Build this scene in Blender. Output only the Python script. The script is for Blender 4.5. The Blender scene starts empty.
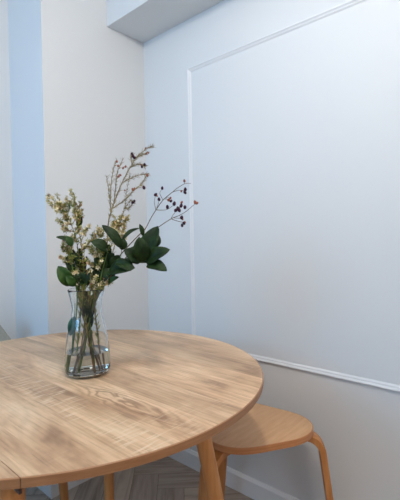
import bpy, bmesh, math, random
from mathutils import Vector, Matrix
random.seed(7)
C = bpy.context.scene.collection

# ------------------------------------------------------------------ camera
CAM = Vector((0, 0, 1.114))
RT = Vector((0.6703539, -0.74185635, -0.01657752))
UP = Vector((0.02644569, 0.00155862, 0.99964904))
FW = Vector((0.74157014, 0.67055703, -0.02066374))
FPX = 401.6
cd = bpy.data.cameras.new('camera'); cam = bpy.data.objects.new('camera', cd); C.objects.link(cam)
cd.sensor_fit = 'HORIZONTAL'; cd.sensor_width = 36; cd.lens = FPX*36/400
cd.clip_start = 0.02
m = Matrix((RT, UP, -FW)).transposed().to_4x4(); m.translation = CAM
cam.matrix_world = m
cd.dof.use_dof = True; cd.dof.focus_distance = 1.17; cd.dof.aperture_fstop = 8.0
bpy.context.scene.camera = cam

# ------------------------------------------------------------------ world, lights, exposure
w = bpy.data.worlds.new('world'); bpy.context.scene.world = w; w.use_nodes = True
w.node_tree.nodes['Background'].inputs[0].default_value = (0.62, 0.78, 1.0, 1)
w.node_tree.nodes['Background'].inputs[1].default_value = 1.0

def area(name, loc, target, sx, sy, power, col, shape='RECTANGLE', spread=180):
    l = bpy.data.lights.new(name, 'AREA'); l.shape = shape; l.size = sx
    if shape in ('RECTANGLE', 'ELLIPSE'): l.size_y = sy
    l.energy = power; l.color = col; l.spread = math.radians(spread)
    o = bpy.data.objects.new(name, l); C.objects.link(o); o.location = loc
    o.rotation_euler = (Vector(target)-Vector(loc)).to_track_quat('-Z', 'Y').to_euler()
    return o
# daylight entering through the window in the left wall
area('window_daylight', (-1.38, 1.35, 1.63), (1.4, 1.30, 1.30), 1.0, 0.9, 20, (0.19, 0.54, 0.97))
# hanging globe lamp near the table (out of view)
def globe(name, loc, power, col, rad):
    l = bpy.data.lights.new(name, 'POINT'); l.energy = power; l.color = col; l.shadow_soft_size = rad
    o = bpy.data.objects.new(name, l); C.objects.link(o); o.location = loc; return o
globe('globe_lamp_light', (0.36, 0.32, 2.26), 29, (1.0, 0.98, 0.935), 0.06)
# added fill light behind the camera, lifts table legs and camera-facing sides
area('room_fill_light', (-0.2, -1.7, 2.2), (0.6, 0.6, 0.5), 0.7, 0.7, 14, (1.0, 0.91, 0.85), 'DISK')

vs = bpy.context.scene.view_settings
vs.view_transform = 'Standard'; vs.look = 'None'; vs.gamma = 1; vs.use_curve_mapping = False
vs.exposure = -0.07

# ------------------------------------------------------------------ helpers
def link_bm(name, bm, mats, parent=None, smooth=True, loc=None):
    me = bpy.data.meshes.new(name); bm.to_mesh(me); bm.free()
    for mt in (mats if isinstance(mats, (list, tuple)) else [mats]): me.materials.append(mt)
    if smooth:
        for p in me.polygons: p.use_smooth = True
        me.set_sharp_from_angle(angle=math.radians(38))
    o = bpy.data.objects.new(name, me); C.objects.link(o)
    if loc is not None: o.location = loc
    if parent is not None: o.parent = parent
    return o
def tag(o, label, cat, group=None, kind=None):
    o['label'] = label; o['category'] = cat
    if group: o['group'] = group
    if kind: o['kind'] = kind
    return o
def empty(name, loc):
    o = bpy.data.objects.new(name, None); C.objects.link(o); o.location = loc
    o.empty_display_size = 0.05; return o
def struct(o):
    o['kind'] = 'structure'; return o
def box(bm, x0, x1, y0, y1, z0, z1):
    v = [bm.verts.new(p) for p in ((x0,y0,z0),(x1,y0,z0),(x1,y1,z0),(x0,y1,z0),(x0,y0,z1),(x1,y0,z1),(x1,y1,z1),(x0,y1,z1))]
    for f in ((0,3,2,1),(4,5,6,7),(0,1,5,4),(1,2,6,5),(2,3,7,6),(3,0,4,7)): bm.faces.new([v[i] for i in f])
    return v
def bevel(bm, r, seg=2, edges=None):
    bmesh.ops.bevel(bm, geom=(edges or bm.edges[:]), offset=r, segments=seg, affect='EDGES', profile=0.6)
def catmull(P, n=6):
    P = [Vector(p) for p in P]
    if len(P) < 3: return [P[0].lerp(P[-1], i/n) for i in range(n+1)]
    Q = [P[0]*2-P[1]] + P + [P[-1]*2-P[-2]]; out = []
    for i in range(1, len(Q)-2):
        a, b, c, d = Q[i-1:i+3]
        for k in range(n):
            t = k/n
            out.append(0.5*((2*b)+(c-a)*t+(2*a-5*b+4*c-d)*t*t+(3*b-a-3*c+d)*t**3))
    out.append(P[-1]); return out
def tube(bm, pts, r0, r1, sides=6):
    n = len(pts); rings = []
    t = (pts[1]-pts[0]).normalized(); nrm = t.orthogonal().normalized()
    for i, p in enumerate(pts):
        t = (pts[min(i+1, n-1)]-pts[max(i-1, 0)]).normalized()
        nrm = (nrm - t*nrm.dot(t)).normalized(); b = t.cross(nrm)
        r = r0+(r1-r0)*i/(n-1)
        rings.append([bm.verts.new(p+(nrm*math.cos(a)+b*math.sin(a))*r) for a in [2*math.pi*k/sides for k in range(sides)]])
    for i in range(n-1):
        for k in range(sides):
            bm.faces.new((rings[i][k], rings[i][(k+1)%sides], rings[i+1][(k+1)%sides], rings[i+1][k]))
    bm.faces.new(rings[0][::-1]); bm.faces.new(rings[-1])
def lathe(bm, prof, seg=64, cx=0, cy=0, closed=False):
    rings = []
    for r, z in prof:
        if r < 1e-6: rings.append([bm.verts.new((cx, cy, z))])
        else: rings.append([bm.verts.new((cx+r*math.cos(2*math.pi*k/seg), cy+r*math.sin(2*math.pi*k/seg), z)) for k in range(seg)])
    for a, b in zip(rings, rings[1:]):
        for k in range(seg):
            k2 = (k+1) % seg
            if len(a) == 1: bm.faces.new((a[0], b[k2], b[k]))
            elif len(b) == 1: bm.faces.new((a[k], a[k2], b[0]))
            else: bm.faces.new((a[k], a[k2], b[k2], b[k]))
    bmesh.ops.recalc_face_normals(bm, faces=bm.faces[:])

# ------------------------------------------------------------------ materials
def srgb(r, g, b):
    f = lambda c: ((c/255)/12.92 if c/255 <= 0.04045 else (((c/255)+0.055)/1.055)**2.4)
    return (f(r), f(g), f(b), 1)
class NT:
    def __init__(s, name):
        s.m = bpy.data.materials.new(name); s.m.use_nodes = True; s.t = s.m.node_tree
        s.b = s.t.nodes['Principled BSDF']
    def n(s, typ, **kw):
        x = s.t.nodes.new(typ)
        for k, v in kw.items():
            if k in x.inputs: x.inputs[k].default_value = v
            else: setattr(x, k, v)
        return x
    def l(s, a, b): s.t.links.new(a, b)
    def coords(s, scale, rot=(0,0,0), out='Object'):
        tc = s.n('ShaderNodeTexCoord'); mp = s.n('ShaderNodeMapping')
        mp.inputs['Scale'].default_value = scale; mp.inputs['Rotation'].default_value = rot
        s.l(tc.outputs[out], mp.inputs[0]); return mp.outputs[0]
    def noise(s, vec, scale, detail=4, rough=0.5, dist=0):
        x = s.n('ShaderNodeTexNoise'); x.inputs['Scale'].default_value = scale; x.inputs['Detail'].default_value = detail
        x.inputs['Roughness'].default_value = rough; x.inputs['Distortion'].default_value = dist
        if vec is not None: s.l(vec, x.inputs['Vector'])
        return x.outputs['Fac']
    def ramp(s, fac, stops):
        x = s.n('ShaderNodeValToRGB'); e = x.color_ramp.elements
        while len(e) < len(stops): e.new(0.5)
        for i, (p, c) in enumerate(stops): e[i].position = p; e[i].color = c
        s.l(fac, x.inputs[0]); return x.outputs[0]
    def mix(s, fac, a, b, mode='MIX'):
        x = s.n('ShaderNodeMix', data_type='RGBA', blend_type=mode)
        if isinstance(fac, (int, float)): x.inputs[0].default_value = fac
        else: s.l(fac, x.inputs[0])
        for i, v in ((6, a), (7, b)):
            if isinstance(v, tuple): x.inputs[i].default_value = v
            else: s.l(v, x.inputs[i])
        return x.outputs[2]
    def math(s, op, a, b=0):
        x = s.n('ShaderNodeMath', operation=op)
        for i, v in enumerate((a, b)):
            if isinstance(v, (int, float)): x.inputs[i].default_value = v
            else: s.l(v, x.inputs[i])
        return x.outputs[0]
    def bump(s, h, strength, dist=0.001):
        x = s.n('ShaderNodeBump'); x.inputs['Strength'].default_value = strength; x.inputs['Distance'].default_value = dist
        s.l(h, x.inputs['Height']); s.l(x.outputs[0], s.b.inputs['Normal'])
    def set(s, col=None, rough=0.5, spec=0.5):
        if col is not None:
            if isinstance(col, tuple): s.b.inputs['Base Color'].default_value = col
            else: s.l(col, s.b.inputs['Base Color'])
        s.b.inputs['Roughness'].default_value = rough
        s.b.inputs['Specular IOR Level'].default_value = spec
        return s.m

def paint(name, col, rough=0.7, bump=0.15):
    t = NT(name); v = t.coords((1, 1, 1))
    n = t.noise(v, 3, 3); t.set(t.mix(t.math('MULTIPLY', n, 0.06), col, tuple(c*0.8 for c in col[:3])+(1,)), rough, 0.3)
    t.bump(t.noise(v, 260, 2), bump, 0.0004); return t.m
M_wall = paint('wall_paint', (0.74, 0.745, 0.745, 1))
M_base = paint('skirting_paint', (0.86, 0.85, 0.84, 1), 0.4, 0.02)
M_ceil = paint('ceiling_paint', (0.80, 0.80, 0.80, 1))
M_trim = paint('trim_paint', (0.77, 0.77, 0.775, 1), 0.4, 0.02)

def beech(name, dark, light, axis=(26, 26, 1.6), rough=0.42):
    t = NT(name); v = t.coords(axis)
    g = t.noise(v, 2.2, 5, 0.6, 0.4); fine = t.noise(v, 9, 3, 0.6)
    c = t.ramp(g, [(0.3, dark), (0.7, light)])
    c = t.mix(t.math('MULTIPLY', fine, 0.35), c, tuple(x*0.72 for x in dark[:3])+(1,))
    t.bump(fine, 0.08, 0.0006); return t.set(c, rough, 0.4)
M_leg = beech('table_leg_wood', srgb(192, 128, 72), srgb(222, 160, 100))
M_stool_leg = beech('stool_leg_wood', srgb(188, 120, 66), srgb(220, 156, 96))
M_stool_edge = beech('stool_edge_wood', srgb(186, 120, 74), srgb(212, 148, 98), (3, 3, 90))
M_stool_top = beech('stool_seat_wood', srgb(212, 162, 118), srgb(228, 184, 140), (4, 34, 4), 0.45)
M_edge = beech('table_edge_band', srgb(160, 110, 72), srgb(186, 136, 96), (5, 5, 60))

def oak_top():
    t = NT('oak_tabletop'); tc = t.n('ShaderNodeTexCoord'); sx = t.n('ShaderNodeSeparateXYZ'); t.l(tc.outputs['Object'], sx.inputs[0])
    X, Y = sx.outputs[0], sx.outputs[1]
    def vec(x, y, z=0.0):
        c = t.n('ShaderNodeCombineXYZ')
        for i, q in enumerate((x, y, z)):
            if isinstance(q, (int, float)): c.inputs[i].default_value = q
            else: t.l(q, c.inputs[i])
        return c.outputs[0]
    M = lambda a, b: t.math('MULTIPLY', a, b)
    bw = lambda f, a, b, v=1.0: t.ramp(f, [(a, (0, 0, 0, 1)), (b, (v, v, v, 1))])
    # staves run along Y, each about 10 cm wide
    st = t.math('FLOOR', t.math('DIVIDE', t.math('ADD', X, 0.1), 0.0975))
    wn = t.n('ShaderNodeTexWhiteNoise', noise_dimensions='1D'); t.l(st, wn.inputs['W']); rnd = wn.outputs['Value']
    ys = t.math('ADD', Y, M(rnd, 9.0))
    field = t.noise(vec(M(X, 5.5), M(ys, 1.1), M(rnd, 7)), 1.0, 2, 0.4, 0.15)
    tri = t.math('ABSOLUTE', t.math('SUBTRACT', t.math('FRACT', M(field, 26)), 0.5))
    fine = t.noise(vec(M(X, 120), M(Y, 3.2), rnd), 1.0, 4, 0.6)
    pores = t.noise(vec(M(X, 300), M(Y, 9), 3.0), 1.0, 2, 0.5)
    blot = t.noise(vec(M(X, 8), M(ys, 2.6), rnd), 1.3, 4, 0.6, 0.3)
    saw = t.noise(vec(M(X, 14), M(Y, 150), 1.0), 1.0, 2, 0.5)
    sawmask = bw(t.noise(t.coords((1, 1, 1)), 5.5, 2), 0.56, 0.66)
    base = t.ramp(blot, [(0.32, srgb(158, 124, 96)), (0.43, srgb(200, 162, 126)), (0.58, srgb(224, 188, 150)), (0.76, srgb(236, 208, 174))])
    # one stave with nested cathedral arches, the one beside it with saw marks
    A = lambda a, b: t.math('ADD', a, b)
    sq = lambda a: M(a, a)
    dist = t.math('SQRT', A(sq(t.math('DIVIDE', A(X, 0.055), 0.026)), sq(t.math('DIVIDE', A(Y, 0.32), 0.135))))
    wob = t.noise(vec(M(X, 20), M(Y, 6), 2.0), 1.0, 3, 0.55, 0.4)
    arch = t.math('ABSOLUTE', t.math('SUBTRACT', t.math('FRACT', M(A(dist, M(wob, 2.2)), 2.1)), 0.5))
    instave = M(t.math('GREATER_THAN', X, -0.1), t.math('LESS_THAN', X, -0.0025))
    dist2 = t.math('SUBTRACT', 1.0, t.math('DIVIDE', dist, 2.0))
    archmask = M(t.math('MAXIMUM', dist2, 0.0), instave)
    archmask = t.math('MINIMUM', M(archmask, 1.8), 1.0)
    base = t.mix(M(bw(arch, 0.14, 0.46, 0.75), archmask), base, srgb(132, 94, 64))
    sawst = t.ramp(M(t.math('ABSOLUTE', A(X, 0.143)), 10.0), [(0.30, (1, 1, 1, 1)), (0.50, (0, 0, 0, 1))])
    sawmask = t.math('MAXIMUM', M(sawmask, 0.35), M(sawst, bw(t.noise(vec(M(X, 8), M(Y, 5), 4.0), 1.0, 2), 0.36, 0.56)))
    base = t.mix(M(bw(tri, 0.10, 0.46, 0.16), bw(t.noise(t.coords((1.0, 0.6, 1)), 5.0, 2), 0.50, 0.62)), base, srgb(146, 110, 80))
    base = t.mix(bw(fine, 0.45, 0.72, 0.50), base, srgb(158, 120, 86))
    base = t.mix(bw(pores, 0.58, 0.72, 0.40), base, srgb(116, 86, 64))
    base = t.mix(M(bw(saw, 0.52, 0.62, 0.60), sawmask), base, srgb(236, 212, 180))
    base = t.mix(1.0, base, t.ramp(rnd, [(0.0, (0.88, 0.87, 0.86, 1)), (1.0, (1.10, 1.09, 1.08, 1))]), 'MULTIPLY')
    t.bump(fine, 0.1, 0.0004)
    return t.set(base, 0.42, 0.4)
M_oak = oak_top()

def floor_mat():
    t = NT('herringbone_floor'); v = t.coords((1, 1, 1), out='UV')
    at = t.n('ShaderNodeAttribute', attribute_name='tone')
    mp = t.n('ShaderNodeMapping'); mp.inputs['Scale'].default_value = (2.2, 26, 1); t.l(v, mp.inputs[0])
    g = t.noise(mp.outputs[0], 1.3, 5, 0.6, 0.6)
    c = t.ramp(g, [(0.28, srgb(140, 124, 110)), (0.5, srgb(176, 158, 142)), (0.75, srgb(196, 178, 160))])
    c = t.mix(1.0, c, t.ramp(at.outputs['Fac'], [(0, (0.82, 0.82, 0.84, 1)), (1, (1.08, 1.06, 1.04, 1))]), 'MULTIPLY')
    return t.set(c, 0.5, 0.35)
M_floor = floor_mat()
M_gap = NT('floor_joint').set(srgb(60, 50, 44), 0.8)
M_metal = NT('dark_hinge_metal').set(srgb(70, 50, 42), 0.4)

def leafmat(name, a, b, rough=0.4, trans=0.15, sc=40):
    t = NT(name); v = t.coords((1, 1, 1)); c = t.ramp(t.noise(v, sc, 3), [(0.35, a), (0.65, b)])
    t.set(c, rough, 0.2); t.b.inputs['Subsurface Weight'].default_value = 0
    return t.m
M_leaf = leafmat('dark_leaf', srgb(18, 34, 12), srgb(34, 54, 18), 0.5)
M_leaf2 = leafmat('bright_leaf', srgb(34, 60, 22), srgb(56, 84, 32))
M_teal = leafmat('wet_leaf', srgb(40, 84, 74), srgb(66, 112, 96))
M_fol = leafmat('waxflower_foliage', srgb(96, 110, 42), srgb(176, 170, 92), 0.6)
M_fol2 = leafmat('yellow_foliage', srgb(150, 140, 76), srgb(206, 192, 120), 0.6)
M_bloss = leafmat('cream_blossom', srgb(226, 204, 160), srgb(244, 230, 200), 0.7)
M_bud = leafmat('pink_brown_bud', srgb(150, 100, 74), srgb(196, 150, 112), 0.7)
M_stem = leafmat('brown_stem', srgb(92, 62, 40), srgb(132, 96, 64), 0.7)
M_twig = leafmat('grey_green_twig', srgb(124, 110, 78), srgb(156, 140, 100), 0.7)
M_gstem = leafmat('green_stem', srgb(70, 98, 40), srgb(104, 124, 60), 0.6)
M_bare = leafmat('bare_brown_twig', srgb(96, 80, 64), srgb(126, 108, 86), 0.7)
M_berry = leafmat('dark_berry', srgb(44, 20, 34), srgb(72, 34, 50), 0.4)
M_rberry = leafmat('red_brown_berry', srgb(120, 66, 50), srgb(160, 100, 76), 0.5)
def cloth():
    t = NT('grey_upholstery'); v = t.coords((1, 1, 1)); n = t.noise(v, 500, 2)
    t.set(t.ramp(n, [(0.3, srgb(150, 148, 138)), (0.7, srgb(178, 176, 164))]), 0.9, 0.1); t.bump(n, 0.3, 0.0006); return t.m
M_cloth = cloth()
M_glass = NT('clear_glass'); g = M_glass.b
g.inputs['Transmission Weight'].default_value = 1; g.inputs['Roughness'].default_value = 0.0; g.inputs['IOR'].default_value = 1.47
g.inputs['Base Color'].default_value = (0.96, 0.985, 0.98, 1); M_glass = M_glass.m
M_water = NT('vase_water'); g = M_water.b
g.inputs['Transmission Weight'].default_value = 1; g.inputs['Roughness'].default_value = 0.0; g.inputs['IOR'].default_value = 1.33
g.inputs['Base Color'].default_value = (0.97, 0.98, 0.95, 1); M_water = M_water.m

# ------------------------------------------------------------------ room
XR, YB, YF, XC = 1.4227, 1.6711, 2.0, 0.851   # right wall, column face, far wall, column side
XL, YN, H = -1.4, -3.6, 2.45
def wallbox(name, *b, mat=M_wall):
    bm = bmesh.new(); box(bm, *b); return struct(link_bm(name, bm, mat, smooth=False))
wallbox('wall_right', XR, XR+0.1, YN-0.1, YF+0.1, -0.05, H+0.05)
wallbox('wall_back', XL-0.1, XR, YF, YF+0.1, -0.05, H+0.05)
wallbox('wall_column', XC, XR, YB, YF, 0, H)
wallbox('wall_front', XL-0.1, XR, YN-0.1, YN, -0.05, H+0.05)
WY0, WY1, WZ0, WZ1 = 0.78, 1.92, 1.12, 2.15
bm = bmesh.new()
box(bm, XL-0.1, XL, YN, WY0, -0.05, H+0.05); box(bm, XL-0.1, XL, WY1, YF, -0.05, H+0.05)
box(bm, XL-0.1, XL, WY0, WY1, -0.05, WZ0); box(bm, XL-0.1, XL, WY0, WY1, WZ1, H+0.05)
struct(link_bm('wall_left', bm, M_wall, smooth=False))
bm = bmesh.new()
for a in ((WY0, WY0+0.05, WZ0, WZ1), (WY1-0.05, WY1, WZ0, WZ1), (WY0+0.05, WY1-0.05, WZ0, WZ0+0.05), (WY0+0.05, WY1-0.05, WZ1-0.05, WZ1)):
    box(bm, XL-0.08, XL-0.02, *a)
struct(link_bm('window_1', bm, M_trim, smooth=False))
wallbox('ceiling', XL-0.1, XR+0.1, YN-0.1, YF+0.1, H, H+0.1, mat=M_ceil)
bm = bmesh.new(); box(bm, 1.191, XR, YN, YB, 2.183, H); struct(link_bm('trim_2', bm, M_wall, smooth=False))

# herringbone floor
bm = bmesh.new(); L_, W_ = 0.60, 0.12
uvl = bm.loops.layers.uv.new('UVMap'); tl = bm.faces.layers.float.new('tone')
R45 = Matrix.Rotation(math.radians(45), 2); g_ = 0.0007
rnd = random.Random(3)
for k in range(-50, 51):
    for j in range(-10, 11):
        ox, oy = k*W_+j*L_, k*W_-j*L_
        for hv in (0, 1):
            if hv == 0: q = (ox, ox+L_, oy, oy+W_)
            else: q = (ox, ox+W_, oy+W_, oy+W_+L_)
            c = R45 @ Vector(((q[0]+q[1])/2, (q[2]+q[3])/2))
            if not (XL-0.5 < c.x < XR+0.5 and YN-0.5 < c.y < YF+0.5): continue
            pts = [(q[0]+g_, q[2]+g_), (q[1]-g_, q[2]+g_), (q[1]-g_, q[3]-g_), (q[0]+g_, q[3]-g_)]
            vs_ = []
            for p in pts:
                r = R45 @ Vector(p); vs_.append(bm.verts.new((r.x, r.y, 0)))
            f = bm.faces.new(vs_); f[tl] = rnd.random(); u0, v0 = rnd.random()*9, rnd.random()*9
            for lp, p in zip(f.loops, pts):
                a, b = p[0]-q[0], p[1]-q[2]
                if hv: a, b = b, a
                lp[uvl].uv = (a+u0, b+v0)
for co, no in (((XR, 0, 0), (1, 0, 0)), ((XL, 0, 0), (-1, 0, 0)), ((0, YF, 0), (0, 1, 0)), ((0, YN, 0), (0, -1, 0))):
    bmesh.ops.bisect_plane(bm, geom=bm.verts[:]+bm.edges[:]+bm.faces[:], plane_co=co, plane_no=no, clear_outer=True)
box(bm, XL, XR, YN, YF, -0.05, -0.0012)
for f in bm.faces:
    if min(v.co.z for v in f.verts) < -0.001: f.material_index = 1
struct(link_bm('floor', bm, [M_floor, M_gap], smooth=False))

# baseboards
def base(name, pts, h=0.083, t=0.014):
    """skirting along a wall run; pts = wall line, room on its left-hand side"""
    bm = bmesh.new(); prof = [(0, 0), (t, 0), (t, h-0.012), (t*0.45, h), (0, h)]
    rings = []
    for i, p in enumerate(pts):
        p = Vector(p); d1 = (Vector(pts[i])-Vector(pts[i-1])).normalized() if i else None
        d2 = (Vector(pts[i+1])-p).normalized() if i < len(pts)-1 else None
        if d1 is None: d1 = d2
        if d2 is None: d2 = d1
        n1, n2 = Vector((-d1.y, d1.x)), Vector((-d2.y, d2.x)); n = (n1+n2)/(1+n1.dot(n2))
        rings.append([bm.verts.new((p.x+n.x*a, p.y+n.y*a, z+0.0005)) for a, z in prof])
    for a, b in zip(rings, rings[1:]):
        for k in range(5): bm.faces.new((a[k], b[k], b[(k+1)%5], a[(k+1)%5]))
    bm.faces.new(rings[0][::-1]); bm.faces.new(rings[-1]); bmesh.ops.recalc_face_normals(bm, faces=bm.faces[:])
    return struct(link_bm(name, bm, M_base, smooth=False))
base('baseboard_right', [(XR, YN), (XR, YB)])
base('baseboard_back', [(XR-0.015, YB), (XC, YB), (XC, YF), (XL, YF)])

# picture-frame moulding on the right wall (mitred, moulded profile)
bm = bmesh.new(); y0, y1, z0, z1 = -0.62, 1.345, 0.606, 1.948
prof = [(0, 0), (0.0080, 0), (0.0095, 0.0015), (0.0090, 0.005), (0.0055, 0.0095), (0.0045, 0.0145), (0, 0.020)]
rings = []
for (cy, cz, sy, sz) in ((y0, z0, 1, 1), (y1, z0, -1, 1), (y1, z1, -1, -1), (y0, z1, 1, -1)):
    rings.append([bm.verts.new((XR-a, cy+sy*b, cz+sz*b)) for a, b in prof])
for i in range(4):
    a, b = rings[i], rings[(i+1) % 4]
    for k in range(7): bm.faces.new((a[k], b[k], b[(k+1)%7], a[(k+1)%7]))
bmesh.ops.recalc_face_normals(bm, faces=bm.faces[:])
struct(link_bm('trim_1', bm, M_trim, smooth=False))

# ------------------------------------------------------------------ round table
TC = Vector((0.6247, 1.0702, 0)); TR = 0.55; TZ = 0.74; TH = 0.019
table = empty('round_table', TC)
tag(table, 'large round oak-look table with a leaf joint and splayed wooden legs', 'table')
def disc_part(name, cut, side):
    bm = bmesh.new(); e = 0.0025; pts = []
    prof = [(TR-e, TZ-TH), (TR, TZ-TH+e*0.6), (TR, TZ-e*0.6), (TR-0.0008, TZ-0.0006), (TR-e, TZ)]
    seg = 160; rings = [[bm.verts.new((r*math.cos(2*math.pi*k/seg), r*math.sin(2*math.pi*k/seg), z)) for k in range(seg)] for r, z in prof]
    for a, b in zip(rings, rings[1:]):
        for k in range(seg):
            f = bm.faces.new((a[k], a[(k+1)%seg], b[(k+1)%seg], b[k])); f.material_index = 1
    bm.faces.new(rings[0][::-1]).material_index = 1; bm.faces.new(rings[-1])
    g = bm.verts[:]+bm.edges[:]+bm.faces[:]
    r = bmesh.ops.bisect_plane(bm, geom=g, plane_co=(cut, 0, 0), plane_no=(side, 0, 0), clear_outer=True)
    ed = [x for x in r['geom_cut'] if isinstance(x, bmesh.types.BMEdge)]
    fs = bmesh.ops.edgeloop_fill(bm, edges=ed)['faces']
    for f in fs: f.material_index = 1
    return link_bm(name, bm, [M_oak, M_edge], table)
disc_part('tabletop', -0.3490, -1)
disc_part('drop_leaf', -0.3502, 1)
bm = bmesh.new()
for b in ((-0.33, 0.30, -0.30, -0.282, 0.645, 0.7205), (-0.33, 0.30, 0.282, 0.30, 0.645, 0.7205), (-0.33, -0.312, -0.282, 0.282, 0.645, 0.7205), (0.282, 0.30, -0.282, 0.282, 0.645, 0.7205)): box(bm, *b)
link_bm('apron', bm, M_leg, table, smooth=False)
def round_leg(top, bot, r0, r1, parent=table, name='leg', mat=M_leg):
    bm = bmesh.new(); a = Vector(top)-TC; b = Vector(bot)-TC; pts = [a.lerp(b, i/12) for i in range(13)]
    n = 24; rings = []
    for i, p in enumerate(pts):
        r = r0+(r1-r0)*(i/12)
        rings.append([bm.verts.new((p.x+r*math.cos(2*math.pi*k/n), p.y+r*math.sin(2*math.pi*k/n), p.z)) for k in range(n)])
    for s, t in zip(rings, rings[1:]):
        for k in range(n): bm.faces.new((s[k], t[k], t[(k+1)%n], s[(k+1)%n]))
    bm.faces.new(rings[0]); bm.faces.new(rings[-1][::-1])
    return link_bm(name, bm, mat, parent)
LEGS = dict(C=((0.7275, 0.682, 0.7208), (0.796, 0.560, 0.0005)), A=((0.735, 1.425, 0.7208), (0.818, 1.50, 0.0005)),
            B=((0.84, 1.225, 0.7208), (0.853, 1.245, 0.0005)), P=((0.290, 0.714, 0.7208), (0.268, 0.672, 0.0005)),
            Q=((0.30, 1.36, 0.7208), (0.22, 1.375, 0.0005)))
for k, (a, b) in LEGS.items(): round_leg(a, b, 0.0215, 0.0165)
bm = bmesh.new(); box(bm, -0.356, -0.344, -0.422, -0.396, TZ-TH-0.003, TZ-TH); bevel(bm, 0.001, 1)
box(bm, -0.352, -0.347, -0.424, -0.396, TZ-TH-0.008, TZ-TH-0.003)
link_bm('hinge', bm, M_metal, table)

# ------------------------------------------------------------------ stool
SC = Vector((1.187, 0.824, 0)); SZ = 0.46
stool = empty('stool', SC)
tag(stool, 'light wooden stool with rounded triangular seat and bent plywood legs beside the wall', 'stool')
CORN = [-56, 68, 176]
def phi(th):
    th = (th+56) % 360
    a = [0, 124, 232, 360]
    for i in range(3):
        if th <= a[i+1]: return 120*(i+(th-a[i])/(a[i+1]-a[i]))
bm = bmesh.new(); seg = 120; prof = [(-0.003, SZ-0.023), (0, SZ-0.0215), (0, SZ-0.002), (-0.0006, SZ-0.0007), (-0.003, SZ)]
rings = []
for d, z in prof:
    rg = []
    for k in range(seg):
        th = 360*k/seg; r = 0.183+0.0225*math.cos(math.radians(3*phi(th)))+d
        rg.append(bm.verts.new((r*math.cos(math.radians(th)), r*math.sin(math.radians(th)), z)))
    rings.append(rg)
for a, b in zip(rings, rings[1:]):
    for k in range(seg): bm.faces.new((a[k], a[(k+1)%seg], b[(k+1)%seg], b[k])).material_index = 1
bm.faces.new(rings[0][::-1]).material_index = 1; bm.faces.new(rings[-1])
link_bm('seat', bm, [M_stool_top, M_stool_edge], stool)
for ang in CORN:
    a = math.radians(ang); d = Vector((math.cos(a), math.sin(a), 0)); s = Vector((-d.y, d.x, 0))
    th_, wd = 0.023, 0.056; zt = SZ-0.0235-th_/2
    ctl = [(0.075, zt)] + [(0.075+0.1*i/4, zt) for i in range(1, 5)]
    R = 0.062; cx = 0.175
    for i in range(1, 11):
        t = math.radians(83*i/10); ctl.append((cx+R*math.sin(t), zt-R+R*math.cos(t)))
    x, z = ctl[-1]; dx = (0.285-x)/z
    for i in range(1, 7): ctl.append((x+dx*z*i/6, z*(1-i/6)+0.0005))
    bm = bmesh.new(); rings = []
    for i, (r, z) in enumerate(ctl):
        p0, p1 = ctl[max(i-1, 0)], ctl[min(i+1, len(ctl)-1)]
        t = Vector((p1[0]-p0[0], p1[1]-p0[1])).normalized(); n = Vector((-t.y, t.x))
        if i == len(ctl)-1: n = Vector((1, 0))
        ww = wd if z > 0.3 else wd-(0.3-z)*0.04
        rg = []
        for u, v in ((-0.5, -0.42), (-0.44, -0.5), (0.44, -0.5), (0.5, -0.42), (0.5, 0.42), (0.44, 0.5), (-0.44, 0.5), (-0.5, 0.42)):
            q = d*(r+n.x*v*th_)+s*(u*ww); q.z = z+n.y*v*th_; rg.append(bm.verts.new(q))
        rings.append(rg)
    for p, q in zip(rings, rings[1:]):
        for k in range(8): bm.faces.new((p[k], p[(k+1)%8], q[(k+1)%8], q[k]))
    bm.faces.new(rings[0][::-1]); bm.faces.new(rings[-1]); bmesh.ops.recalc_face_normals(bm, faces=bm.faces[:])
    link_bm('leg', bm, M_stool_leg, stool)

# ------------------------------------------------------------------ grey chair at the far side of the table
CH = Vector((0.52, 1.64, 0))
chair = empty('upholstered_chair', CH)
tag(chair, 'grey upholstered chair behind the table at the left edge, only its back showing', 'chair')
bm = bmesh.new(); v = box(bm, -0.20, 0.20, -0.25, 0.20, 0.40, 0.47); bevel(bm, 0.022, 3)
link_bm('seat', bm, M_cloth, chair)
bm = bmesh.new(); n = 10; rows = []
for side in (0, 1):
    for i in range(n+1):
        t = i/n; z = 0.44+0.40*t; hw = 0.275-0.02*t if t < 0.5 else 0.265-0.22*(t-0.5); row = []
        for k in range(11):
            s = -1+k/5; curve = 0.05*(1-s*s)
            row.append(bm.verts.new((s*hw, 0.17+0.035*side+curve+0.06*t-(0.05), z-(0.02*abs(s)**3)*t)))
        rows.append(row)
for side in (0, 1):
    o = side*(n+1)
    for i in range(n):
        for k in range(10): bm.faces.new((rows[o+i][k], rows[o+i][k+1], rows[o+i+1][k+1], rows[o+i+1][k]))
for k in range(10):
    bm.faces.new((rows[0][k], rows[0][k+1], rows[n+1][k+1], rows[n+1][k])); bm.faces.new((rows[n][k], rows[n][k+1], rows[2*n+1][k+1], rows[2*n+1][k]))
for i in range(n):
    for k in (0, 10): bm.faces.new((rows[i][k], rows[i+1][k], rows[n+2+i][k], rows[n+1+i][k]))
bmesh.ops.recalc_face_normals(bm, faces=bm.faces[:])
o = link_bm('backrest', bm, M_cloth, chair); md = o.modifiers.new('bevel', 'BEVEL'); md.width = 0.008; md.segments = 2; md.limit_method = 'ANGLE'
bm = bmesh.new(); lathe(bm, [(0, 0.402), (0.07, 0.402), (0.07, 0.392), (0.024, 0.384), (0.024, 0.055), (0.034, 0.05), (0.034, 0.03), (0, 0.03)], 24); link_bm('pedestal', bm, M_metal, chair)
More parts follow.
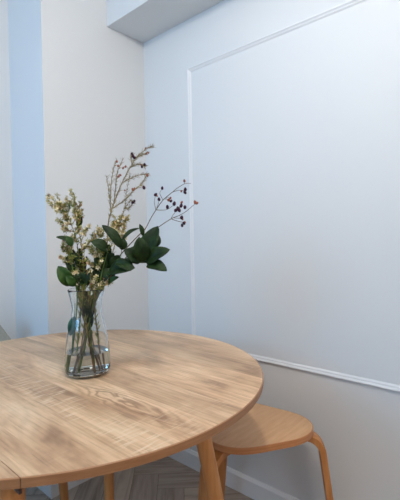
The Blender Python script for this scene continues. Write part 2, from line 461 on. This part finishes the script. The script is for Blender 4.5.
for k in range(4):
    a = math.radians(45+90*k); d = Vector((math.cos(a), math.sin(a), 0)); bm = bmesh.new()
    tube(bm, [d*0.03+Vector((0, 0, 0.042)), d*0.12+Vector((0, 0, 0.032)), d*0.215+Vector((0, 0, 0.0125))], 0.013, 0.011, 10); link_bm('foot', bm, M_metal, chair)

# ------------------------------------------------------------------ vase and water
V = Vector((0.6345, 1.0180, TZ))
outer = [(0.0, 0.0), (0.046, 0.0), (0.056, 0.002), (0.0615, 0.008), (0.0638, 0.018), (0.0642, 0.034), (0.0632, 0.055), (0.0612, 0.078), (0.0575, 0.103), (0.0525, 0.130),
         (0.0465, 0.155), (0.0425, 0.174), (0.0412, 0.188), (0.0428, 0.203), (0.0462, 0.220), (0.0500, 0.236), (0.0514, 0.2425)]
outer = [(r*1.0, z) for r, z in outer]
def interp(z, t):
    z = max(z, 0.0085)
    for (r0, z0), (r1, z1) in zip(outer[2:], outer[3:]):
        if z <= z1: return r0+(r1-r0)*(z-z0)/(z1-z0)-t
    return outer[-1][0]-t
vase = empty('glass_vase', V); tag(vase, 'clear waisted glass vase with flared rim standing on the round table', 'vase')
inner = [(interp(z, 0.0026), z) for z in (0.2425, 0.236, 0.22, 0.203, 0.188, 0.174, 0.155, 0.13, 0.103, 0.078, 0.055, 0.034, 0.018, 0.012)]
prof = outer + [(0.0502, 0.2438)] + inner + [(0.052, 0.0052), (0.0, 0.0045)]
bm = bmesh.new(); lathe(bm, prof, 80); link_bm('body', bm, M_glass, vase)
WZ = 0.066
wp = [(0.0, 0.0040), (0.0503, 0.0046)] + [(interp(z, 0.0023), z) for z in (0.012, 0.018, 0.034, 0.055)] + [(interp(WZ, 0.0023), WZ), (0.0, WZ)]
bm = bmesh.new(); lathe(bm, wp, 80); wo = link_bm('water', bm, M_water, loc=V)
tag(wo, 'shallow clear water in the bottom of the glass vase', 'water', kind='stuff')

# ------------------------------------------------------------------ flowers
ER = Vector((RT.x, RT.y, 0)).normalized(); EF = Vector((FW.x, FW.y, 0)).normalized()
D0 = (V+Vector((0, 0, 0.2))-CAM).dot(FW)
def at(px, py, d=0.0):
    """point of the place seen at (px, py), d metres beyond the vase axis; returned relative to V"""
    D = D0+d
    return CAM + RT*((px-200)/FPX*D) - UP*((py-250)/FPX*D) + FW*D - V
def loc(a, b, z): return ER*a+EF*b+Vector((0, 0, z))
def leaf(bm, base, tip, wd, nrm, bend=0.12, fold=0.25, wave=0.0, prof=0.0):
    base, tip = Vector(base), Vector(tip); ax = tip-base; L = ax.length; ax.normalize()
    n = (Vector(nrm)-ax*Vector(nrm).dot(ax)).normalized(); s = ax.cross(n); NL, NW = 12, 3; rows = []
    for i in range(NL+1):
        t = i/NL; wv = max(math.sin(math.pi*min(1, t**(0.9+prof)))**0.62*(1-0.12*t), 0.0)*wd/2*1.12
        if i in (0, NL): wv = 0.0004
        c = base+ax*(L*t)+n*(bend*L*math.sin(math.pi*t))
        rows.append([bm.verts.new(c+s*(wv*k/NW)+n*(fold*wv*abs(k)/NW+wave*wv*math.sin(9*t+k))) for k in range(-NW, NW+1)])
    for a, b in zip(rows, rows[1:]):
        for k in range(2*NW): bm.faces.new((a[k], a[k+1], b[k+1], b[k]))
def leaf_part(parent, base, tip, wd, mat, nrm=None, bend=0.12, fold=0.3):
    bm = bmesh.new(); base, tip = Vector(base), Vector(tip)
    if nrm is None: nrm = -EF+Vector((0, 0, random.uniform(0.1, 0.9)))+ER*random.uniform(-.4, .4)
    leaf(bm, base, tip, wd, nrm, bend, fold, 0.04)
    o = link_bm('leaf', bm, mat, parent); md = o.modifiers.new('thickness', 'SOLIDIFY'); md.thickness = 0.0005
    return o
def rdir(rg=random):
    while True:
        v = Vector((rg.uniform(-1, 1), rg.uniform(-1, 1), rg.uniform(-1, 1)))
        if 0.1 < v.length < 1: return v.normalized()
def blossom_mesh(r, mats, seed):
    rg = random.Random(seed); bm = bmesh.new(); N = 5
    for k in range(N):
        a = 2*math.pi*k/N+rg.uniform(-.15, .15); d = Vector((math.cos(a), math.sin(a), 0)); s = Vector((-d.y, d.x, 0)); up = Vector((0, 0, 1))
        ps = [d*0.1*r, d*0.6*r+s*0.42*r+up*0.25*r, d*1.05*r+s*0.2*r+up*0.42*r, d*1.05*r-s*0.2*r+up*0.42*r, d*0.6*r-s*0.42*r+up*0.25*r]
        vv = [bm.verts.new(p) for p in ps]; c = bm.verts.new(d*0.62*r+up*0.12*r)
        for i in range(5): bm.faces.new((vv[i], vv[(i+1)%5], c))
    n0 = len(bm.faces); bmesh.ops.create_icosphere(bm, subdivisions=1, radius=r*0.36, matrix=Matrix.Translation((0, 0, r*0.05)))
    bm.faces.ensure_lookup_table()
    for f in bm.faces[n0:]: f.material_index = 1
    me = bpy.data.meshes.new('blossom'); bm.to_mesh(me); bm.free()
    for mt in mats: me.materials.append(mt)
    return me
def berry_mesh(mat, seed):
    rg = random.Random(seed); bm = bmesh.new(); bmesh.ops.create_icosphere(bm, subdivisions=2, radius=1.0)
    for v in bm.verts:
        v.co.z *= 1.25; v.co *= 1+rg.uniform(-.06, .06)
        if v.co.z > 1.0: v.co.z += 0.25
    me = bpy.data.meshes.new('berry'); bm.to_mesh(me); bm.free(); me.materials.append(mat)
    for p in me.polygons: p.use_smooth = True
    return me
BL = [blossom_mesh(1.0, (M_bloss, M_fol2), i) for i in range(3)]+[blossom_mesh(1.0, (M_bud, M_bud), 5)]
BD, BR = berry_mesh(M_berry, 1), berry_mesh(M_rberry, 2)
def inst(name, me, parent, p, s, d=None, sz=None):
    o = bpy.data.objects.new(name, me); C.objects.link(o); o.parent = parent; o.location = p
    o.scale = (s, s, s*(sz or 1)); o.rotation_euler = (Vector(d) if d is not None else rdir()).to_track_quat('Z', 'Y').to_euler(); return o

def waxflower(label, foot, neck, path, blobs, seed, nfl, fol=M_fol, stemmat=M_stem, nbl_bud=0.3, rb=0.0058, r0=0.0015):
    """path: world points of the main stem after the neck; blobs: side tips (point, spread)"""
    rg = random.Random(seed); root = empty('waxflower_spray', V)
    tag(root, label, 'flower', 'waxflower sprays in the vase')
    main = catmull([foot, neck]+path, 8); bm = bmesh.new(); tube(bm, main, r0, 0.0007, 7)
    sites = []; fb = bmesh.new()
    up = [p for p in main if p.z > 0.235]
    for (tip, spread) in blobs:
        # side twig leaves the nearest lower main-stem point and rises to the tip
        cands = [p for p in up if p.z < tip.z-0.012] or up[:1]
        b = min(cands, key=lambda p: (p-tip).length+0.6*abs((tip.z-p.z)-0.045))
        mid = b.lerp(tip, 0.5)+Vector((rg.uniform(-.004, .004), rg.uniform(-.004, .004), -0.004))
        tw = catmull([b, mid, tip], 6); tube(bm, tw, 0.0010, 0.0004, 5)
        for q in tw[3:]: sites.append((q, (tip-b).normalized(), spread))
        for _ in range(4):
            q = tw[rg.randrange(4, len(tw))]; e = q+((tip-b).normalized()*1.1+rdir(rg)*0.9).normalized()*spread*rg.uniform(.6, 1.1)
            tube(bm, [q, q.lerp(e, .5)+rdir(rg)*0.001, e], 0.0006, 0.0003, 4); sites.append((e, (e-q).normalized(), spread*0.5)); sites.append((e, (e-q).normalized(), spread*0.5))
    link_bm('stem', bm, stemmat, root)
    for q, d, sp in sites:
        for _ in range(5):
            dd = (d*0.9+rdir(rg)).normalized(); L = rg.uniform(.006, .012)
            leaf(fb, q+rdir(rg)*0.001, q+dd*L, L*0.17, rdir(rg), 0.08, 0.2)
    for q in main:
        if 0.09 < q.z < 0.225:
            for _ in range(5):
                dd = (Vector((0, 0, 1))+rdir(rg)*0.5).normalized(); L = rg.uniform(.010, .020); e = q+dd*L
                if math.hypot(e.x, e.y) < interp(e.z, .005): leaf(fb, q, e, L*0.22, rdir(rg), 0.05, 0.2)
    for q in up:
        if rg.random() < 0.95:
            for _ in range(8 if q.z < 0.35 else 3):
                dd = (Vector((0, 0, 1))+rdir(rg)*0.9).normalized(); L = rg.uniform(.009, .018)
                leaf(fb, q, q+dd*L, L*0.18, rdir(rg), 0.05, 0.2)
    link_bm('foliage', fb, fol, root)
    for i in range(min(99, int(nfl*1.25))):
        q, d, sp = sites[rg.randrange(len(sites))]
        p = q+(rdir(rg)-EF*0.5)*rg.uniform(.5, 1.1)*sp*0.75
        bud = rg.random() < nbl_bud
        inst('bud' if bud else 'blossom', BL[3] if bud else BL[rg.randrange(3)], root, p, rb*(0.7 if bud else rg.uniform(.75, 1.15)), (d+rdir(rg)*1.1-EF*0.3))
    return root

# left tall spray, its tip leaning out to the left
waxflower('cream waxflower spray leaning furthest left, tallest of the left-hand bunch', loc(0.026, 0.004, 0.010), loc(-0.012, 0.004, 0.19),
          [at(82, 285, .0), at(79, 255, .0), at(74, 232, .005), at(66, 214, .005)],
          [(at(50, 195, .01), .008), (at(47, 199, .0), .007), (at(57, 196, .02), .009), (at(60, 203, .0), .010), (at(55, 207, -.01), .010), (at(66, 200, .01), .010), (at(70, 205, .0), .010), (at(62, 213, -.01), .010), (at(58, 219, .0), .009), (at(68, 218, .02), .010), (at(63, 226, .0), .009)], 11, 92)
waxflower('cream waxflower spray with pinkish tip just right of the leftmost spray', loc(0.030, -0.008, 0.010), loc(-0.010, -0.012, 0.19),
          [at(85, 283, -.01), at(82, 250, -.01), at(78, 225, -.01)],
          [(at(80, 203, .0), .009), (at(75, 198, -.01), .009), (at(71, 193, -.01), .006), (at(81, 210, .0), .010), (at(74, 209, -.02), .010), (at(79, 228, .0), .009), (at(72, 236, -.01), .010), (at(88, 228, -.02), .008), (at(92, 238, -.02), .009), (at(84, 245, .0), .010)], 12, 80)
waxflower('short cream waxflower spray low at the left rim of the vase', loc(0.029, 0.012, 0.010), loc(-0.018, 0.0, 0.19),
          [at(78, 284, .0), at(72, 265, .0), at(69, 252, .0)],
          [(at(63, 247, .0), .010), (at(62, 258, -.01), .010), (at(70, 243, .01), .009), (at(74, 256, -.02), .010), (at(65, 270, -.01), .010), (at(74, 272, -.02), .010), (at(80, 262, .0), .010), (at(64, 239, .0), .008), (at(78, 280, -.02), .009)], 13, 80)
waxflower('cream waxflower spray low in the middle above the vase rim', loc(-0.027, -0.012, 0.010), loc(0.006, -0.014, 0.19),
          [at(92, 284, -.02), at(95, 262, -.02), at(97, 246, -.02)],
          [(at(93, 250, -.03), .008), (at(99, 252, -.03), .009), (at(104, 250, -.03), .009), (at(101, 262, -.04), .009), (at(90, 272, -.03), .009), (at(97, 278, -.04), .009), (at(106, 280, -.03), .008), (at(109, 283, -.03), .006), (at(87, 260, -.03), .008)], 14, 60)
waxflower('yellowish waxflower spray in the middle, below the tall berry twigs', loc(-0.030, -0.002, 0.010), loc(0.010, 0.012, 0.19),
          [at(101, 283, .02), at(107, 258, .02), at(113, 240, .02), at(117, 228, .02)],
          [(at(114, 216, .02), .008), (at(120, 218, .02), .009), (at(126, 220, .02), .009), (at(124, 228, .01), .010), (at(117, 226, .02), .010), (at(122, 235, .02), .010), (at(112, 222, .0), .009), (at(109, 232, .02), .009), (at(128, 216, .03), .006), (at(125, 238, .03), .008)], 15, 85, M_fol2, M_twig, 0.15)
waxflower('cream waxflower spray standing behind the dark leaves left of centre', loc(0.022, 0.020, 0.010), loc(0.0, 0.016, 0.19),
          [at(93, 283, .02), at(97, 255, .03), at(99, 238, .03)],
          [(at(98, 228, .03), .008), (at(103, 232, .03), .009), (at(94, 236, .03), .008), (at(105, 240, .02), .008), (at(99, 243, .02), .009), (at(90, 246, .03), .008)], 16, 45)

# tall twigs with needles and small berries
def twigs(name, label, foot, neck, paths, berries, needles, seed, cat='branch', r0=0.0026, mat=M_twig, nlen=.011):
    rg = random.Random(seed); root = empty(name, V); tag(root, label, cat)
    bm = bmesh.new(); nd = bmesh.new(); first = True; allp = []
    for P, ra, rb in paths:
        pts = catmull(([foot, neck] if first else [])+P, 7); tube(bm, pts, r0 if first else ra*1.4, rb*1.8, 6); allp += pts[:]; 
        if needles:
            for a, b in zip(pts, pts[1:]):
                if a.z < 0.29: continue
                for _ in range(needles):
                    q = a.lerp(b, rg.random()); dd = ((b-a).normalized()*1.0+rdir(rg)*0.75).normalized(); L = rg.uniform(.5, 1.3)*nlen
                    leaf(nd, q, q+dd*L, 0.0011, rdir(rg), 0.06, 0.1)
        first = False
    for p, s, kind in berries:
        b = min(allp, key=lambda q: (q-p).length+max(0, q.z-p.z)*0.8); tube(bm, catmull([b, b.lerp(p, .55)+Vector((0, 0, .002)), p], 4), 0.0006, 0.0004, 5)
    link_bm('stem', bm, mat, root)
    if needles: link_bm('needles', nd, M_twig, root)
    for p, s, kind in berries:
        b = inst('berry', BD if kind == 'd' else BR, root, p, s*(1.55 if kind == 'd' else 1.3), (Vector((0, 0, 1))+rdir(rg)*0.8))
        b['label'] = 'dark purple berry' if kind == 'd' else 'red-brown berry'
    return root
t_ = lambda x, y, d=0.0: at(100+x/7.14, 145+y/7.14, d)
q_ = lambda x, y, d=0.0: at(145+x/7.27, 170+y/7.27, d)
twigs('berry_twig', 'tall needle-leaved twig with red and dark berries reaching highest', loc(-0.022, 0.008, 0.010), loc(0.004, 0.002, 0.19),
      [([at(99, 284, .01), at(106, 255, .01), t_(60, 560, .01), t_(78, 480, .01), t_(120, 360, .01), t_(160, 265, .0), t_(215, 160, .0), t_(262, 90, .0), t_(330, 30, -.01), t_(375, 8, -.01)], 0, .0004),
       ([t_(78, 480, .01), t_(74, 400, .015), t_(78, 300, .02), t_(92, 190, .02), t_(118, 108, .02)], .0012, .0004),
       ([t_(75, 430, .012), t_(62, 330, .02), t_(48, 225, .03)], .0009, .0003),
       ([t_(95, 440, .01), t_(112, 300, .0), t_(122, 200, -.01), t_(165, 100, -.01)], .001, .0003),
       ([t_(92, 452, .01), t_(180, 390, -.01), t_(240, 325, -.02), t_(290, 285, -.02), t_(332, 222, -.02)], .0011, .0004),
       ([t_(160, 268, .0), t_(225, 235, .01), t_(290, 212, .02), t_(340, 208, .02)], .0009, .0003),
       ([t_(213, 162, .0), t_(245, 145, -.01), t_(290, 138, -.01), t_(318, 150, -.01)], .0008, .0003),
       ([t_(228, 135, .0), t_(222, 100, .0), t_(228, 70, .0)], .0007, .0003),
       ([t_(262, 92, .0), t_(300, 70, .01), t_(330, 60, .01)], .0007, .0003)],
      [(t_(228, 62), .0026, 'd'), (t_(236, 80), .0028, 'd'), (t_(246, 92), .0024, 'd'), (t_(318, 142, -.01), .0026, 'd'), (t_(300, 155, -.01), .0024, 'd'), (t_(292, 142, -.01), .0018, 'r'), (t_(314, 305, -.02), .0030, 'd'),
       (t_(236, 320, -.02), .0030, 'r'), (t_(246, 312, -.02), .0022, 'r'), (t_(330, 62, .01), .0024, 'r'), (t_(346, 55, .01), .0020, 'r'), (t_(338, 218, -.02), .0026, 'r'), (t_(120, 118, .02), .0026, 'r'), (t_(130, 150, .02), .0026, 'r'),
       (t_(165, 165, -.01), .0022, 'r'), (t_(182, 155, -.01), .0024, 'r'), (t_(132, 225, -.01), .0028, 'r'), (t_(146, 215, -.01), .0022, 'r'), (t_(326, 22, -.01), .0018, 'r'), (t_(178, 325), .0018, 'r')], 5, 21)
twigs('berry_twig', 'fine needle-leaved twig standing just right of the tallest berry twig', loc(-0.022, -0.020, 0.010), loc(0.018, 0.004, 0.19),
      [([at(104, 283, .02), at(112, 255, .02), at(120, 225, .02), t_(165, 490, .02), t_(185, 400, .02), t_(190, 330, .02), t_(214, 208, .02)], 0, .0003),
       ([t_(172, 460, .02), t_(215, 400, .0), t_(240, 405, .0)], .0008, .0003), ([t_(178, 440, .02), t_(200, 455, .03), t_(225, 430, .03)], .0007, .0003)],
      [(t_(236, 408), .0032, 'd'), (t_(244, 402), .0024, 'd')], 4, 23, r0=.0016)
twigs('dark_berry_branch', 'thin bare branch with clustered dark berries arching to the right', loc(-0.030, 0.012, 0.010), loc(0.014, -0.004, 0.19),
      [([at(103, 283, .0), at(118, 258, .0), at(136, 238, .0), q_(0, 430), q_(40, 355, .0), q_(80, 290, .0), q_(130, 220, -.01), q_(200, 160, -.02), q_(245, 125, -.02), q_(290, 100, -.02), q_(333, 97, -.02)], 0, .0004),
       ([q_(80, 290), q_(125, 292, .01), q_(165, 285, .01), q_(212, 252, .02)], .0008, .0003),
       ([q_(78, 288), q_(68, 230, .01), q_(76, 188, .01)], .0008, .0003), ([q_(84, 280), q_(98, 240, .0), q_(102, 218, .0)], .0006, .0003),
       ([q_(130, 218, -.01), q_(108, 170, .0), q_(124, 136, .0)], .0007, .0003), ([q_(200, 160, -.02), q_(245, 148, -.01), q_(290, 150, -.01)], .0007, .0003),
       ([q_(285, 102, -.02), q_(288, 82, -.02)], .0005, .0003)],
      [(q_(125, 133), .0026, 'd'), (q_(76, 180, .01), .0030, 'd'), (q_(86, 188, .01), .0020, 'r'), (q_(102, 214), .0028, 'd'), (q_(172, 218, -.01), .0032, 'r'), (q_(188, 226, -.01), .0026, 'd'), (q_(184, 205, -.01), .0024, 'r'), (q_(212, 246, .02), .0034, 'd'),
       (q_(163, 270, .01), .0030, 'd'), (q_(292, 143, -.01), .0030, 'd'), (q_(291, 164, -.01), .0028, 'd'), (q_(264, 155, -.01), .0022, 'r'), (q_(286, 80, -.02), .0026, 'r')], 0, 24, r0=.0022, mat=M_bare)
twigs('dark_berry_branch', 'thin branch ending in one red-brown berry, reaching furthest right', loc(-0.028, -0.022, 0.010), loc(0.022, -0.010, 0.19),
      [([at(106, 283, -.01), at(122, 262, -.01), at(140, 243, -.01), q_(20, 470, -.01), q_(90, 420, -.01), q_(190, 355, -.02), q_(250, 330, -.02), q_(300, 300, -.02), q_(345, 262, -.02), q_(372, 240, -.02)], 0, .0004),
       ([q_(190, 355, -.02), q_(205, 325, -.02), q_(232, 292, -.02)], .0008, .0003), ([q_(210, 348, -.02), q_(262, 352, -.03)], .0006, .0003),
       ([q_(195, 358, -.02), q_(250, 375, -.02), q_(292, 382, -.02)], .0008, .0003), ([q_(232, 292, -.02), q_(255, 262, -.02), q_(268, 238, -.02)], .0006, .0003),
       ([q_(250, 275, -.02), q_(275, 262, -.02), q_(290, 270, -.02)], .0006, .0003)],
      [(q_(225, 292, -.02), .0034, 'd'), (q_(238, 282, -.02), .0032, 'd'), (q_(250, 294, -.02), .0030, 'd'), (q_(262, 260, -.02), .0032, 'd'), (q_(266, 236, -.02), .0026, 'r'), (q_(290, 272, -.02), .0028, 'd'), (q_(266, 346, -.03), .0032, 'd'), (q_(272, 358, -.03), .0022, 'r'),
       (q_(284, 388, -.02), .0026, 'd'), (q_(270, 404, -.02), .0026, 'd'), (q_(290, 380, -.02), .0022, 'r'), (q_(366, 236, -.02), .0036, 'r'), (q_(378, 242, -.02), .0026, 'r')], 0, 26, r0=.0022, mat=M_bare)

# leafy branches
def leafy(label, foot, neck, path, sides, leaves, seed, mat=M_leaf, smat=M_gstem):
    root = empty('leafy_branch', V); tag(root, label, 'branch'); bm = bmesh.new(); rg = random.Random(seed); random.seed(seed)
    pts = catmull([foot, neck]+path, 8); tube(bm, pts, .0022, .0009, 7); allp = list(pts)
    for s in sides:
        p = catmull(s, 6); tube(bm, p, .0011, .0007, 6); allp += p
    for lf in leaves:
        b = lf[0]; n = min(allp, key=lambda q: (q-b).length)
        if (n-b).length > 0.001: tube(bm, [n, n.lerp(b, .5)+Vector((0, 0, .0015)), b], .0008, .0006, 5)
    link_bm('stem', bm, smat, root)
    for lf in leaves: leaf_part(root, lf[0], lf[1], lf[2], lf[4] if len(lf) > 4 else mat, lf[3])
    return root
F = lambda r, z, e=-1.0: ER*r+Vector((0, 0, z))+EF*e
px = lambda n: n/300.0
leafy('branch of large dark green leaves spreading right of the vase', loc(-0.018, -0.006, 0.010), loc(0.020, -0.016, 0.19),
      [at(103, 284, -.03), at(115, 268, -.03), at(128, 258, -.03), at(140, 260, -.03), at(149, 261, -.03)],
      [[at(128, 258, -.03), at(134, 248, -.02), at(141, 238, -.02), at(150, 230, -.01)], [at(118, 265, -.03), at(121, 255, -.02), at(122, 242, -.02)]],
      [(at(142, 262, -.04), at(139, 237, -.05), px(14), F(.3, .5)),
       (at(146, 260, -.02), at(158, 226, -.01), px(15), F(-.2, .6)),
       (at(150, 248, .0), at(156, 232, .01), px(13), F(.3, .3)),
       (at(146, 263, -.03), at(170, 249.5, -.05), px(13), F(-.1, .7)),
       (at(147, 265, -.04), at(167, 271, -.07), px(11), F(.1, .9)),
       (at(141, 262, -.04), at(124, 250, -.06), px(13), F(.2, .6)),
       (at(109, 271, -.04), at(135, 268, -.07), px(15), F(.1, .7)),
       (at(118, 262, -.04), at(131, 271, -.08), px(11), F(.2, .9)),
       (at(121, 248, -.03), at(102, 225, -.03), px(9), F(.5, .7)),
       (at(122, 240, -.02), at(140, 228, .01), px(4.5), F(-.3, .9)),
       (at(143, 236, -.02), at(139.5, 224, -.02), px(4), F(.5, .2)),
       (at(122, 250, -.02), at(123, 238, -.02), px(7), F(.5, .2)),
       (at(133, 262, -.02), at(136, 246, .0), px(12), F(.2, .6)),
       (at(128, 262, -.02), at(150, 262, -.03), px(9), F(0, 1.0)),
       (at(112, 268, -.02), at(119, 255, -.01), px(9), F(.4, .5))], 31)
leafy('short branch of dark leaves just above the middle of the vase rim', loc(0.020, -0.014, 0.010), loc(0.012, -0.008, 0.19),
      [at(99, 284, -.03), at(103, 268, -.03), at(107, 254, -.03)], [],
      [(at(108, 251, -.03), at(91, 241, -.04), px(10), F(.3, .8)), (at(104, 272, -.02), at(97, 252, -.01), px(10), F(.2, .3)),
       (at(101, 280, -.02), at(92, 262, -.01), px(9), F(.4, .3)), (at(106, 268, -.01), at(114, 253, .0), px(9), F(-.3, .4)),
       (at(102, 282, -.03), at(111, 268, -.02), px(9), F(-.2, .5)), (at(108, 285, -.03), at(119, 277, -.05), px(6), F(0, .9), M_leaf2),
       (at(104, 262, .0), at(99, 240, .01), px(9), F(.3, .3)), (at(106, 278, .0), at(101, 258, .01), px(10), F(.1, .3)), (at(99, 284, .0), at(94, 266, .01), px(9), F(.3, .3)),
       (at(108, 266, .01), at(109, 244, .02), px(8), F(-.1, .3)), (at(110, 280, .0), at(118, 262, .01), px(9), F(-.3, .3)),
       (loc(.004, .012, .175), loc(-.010, .022, .238), .022, F(.2, .1)), (loc(.012, .010, .160), loc(.028, .014, .236), .018, F(-.2, .1)), (loc(.000, .002, .115), loc(.006, .006, .175), .014, F(.2, .1)),
       (loc(.010, -.010, .150), loc(-.002, -.016, .225), .022, F(.3, .1)), (loc(.008, .002, .165), loc(.022, .004, .232), .020, F(-.3, .1)),
       (loc(.002, .008, .140), loc(-.016, .012, .222), .020, F(.2, .1)), (loc(.010, -.004, .130), loc(.012, -.006, .190), .016, F(.4, .1))], 33)
leafy('green leafy stem low at the left, its round leaf beside the rim', loc(-0.046, -0.014, 0.012), loc(-0.026, -0.006, 0.19),
      [at(76, 285, -.02), at(73, 272, -.02), at(71, 255, -.02), at(72, 240, -.02)], [],
      [(at(71, 286, -.02), at(58, 266, -.03), px(11), F(.2, .4), M_leaf2), (at(70, 242, -.02), at(56, 237, -.03), px(4.5), F(.1, 1.0)),
       (at(72, 246, -.02), at(66, 236, -.02), px(6), F(.4, .5), M_leaf2), (at(78, 228, .0), at(80, 213, .0), px(5), F(.6, .2)), (at(75, 286, -.03), at(66, 276, -.04), px(7), F(.2, .5), M_leaf2),
       (at(82, 286, -.02), at(77, 270, -.02), px(7), F(.3, .4)), (at(86, 284, -.03), at(90, 268, -.03), px(7), F(-.3, .3)),
       (at(74, 274, -.01), at(67, 256, .0), px(7), F(.3, .3)), (at(78, 268, .0), at(80, 248, .01), px(6), F(.2, .3)), (at(75, 262, .0), at(71, 248, .01), px(5), F(.4, .3)),
       (at(82, 276, .01), at(87, 256, .02), px(7), F(-.2, .3)), (at(79, 287, .0), at(72, 272, .01), px(8), F(.2, .3)), (at(88, 286, .0), at(84, 268, .01), px(7), F(.1, .3))], 35)
# a single leaf stalk dipping inside the glass
leafy('bluish green leaf hanging inside the vase against the left glass', loc(-0.040, -0.024, 0.012), loc(-0.034, -0.018, 0.125), [loc(-0.030, -0.014, 0.17), loc(-0.030, -0.010, 0.205)], [],
      [(loc(-0.030, -0.018, 0.168), loc(-0.040, -0.026, 0.115), 0.024, F(.3, .1))], 37, M_teal)
# stems kept under the rim: bare foliage-lined stems filling the neck
for i, (a, b, a2, b2, mt) in enumerate(((0.040, 0.000, 0.024, -0.004, M_stem), (0.024, -0.026, -0.002, -0.018, M_stem), (-0.042, 0.020, -0.022, 0.016, M_gstem))):
    root = empty('cut_stem', V)
    tag(root, ('brown leafy-sided stem at the right inside the vase', 'thick brown cut stem at the front inside the vase', 'green cut stem at the back left inside the vase')[i], 'stem')
    rg = random.Random(50+i); pts = catmull([loc(a, b, .010), loc((a+a2)/2, (b+b2)/2, .10), loc(a2, b2, .19), loc(a2*1.2, b2, .25)], 8)
    bm = bmesh.new(); tube(bm, pts, .0026, .0016, 8); link_bm('stem', bm, mt, root)
    fb = bmesh.new()
    for q in pts[6:]:
        for _ in range(5):
            dd = (Vector((0, 0, 1))+rdir(rg)*0.5).normalized(); L = rg.uniform(.012, .022)
            e = q+dd*L
            if math.hypot(e.x, e.y) > interp(max(e.z, .01), .006) and e.z < .24: e = q+Vector((0, 0, L))
            leaf(fb, q, e, L*0.16, rdir(rg), 0.04, 0.2)
    link_bm('foliage', fb, M_fol, root)
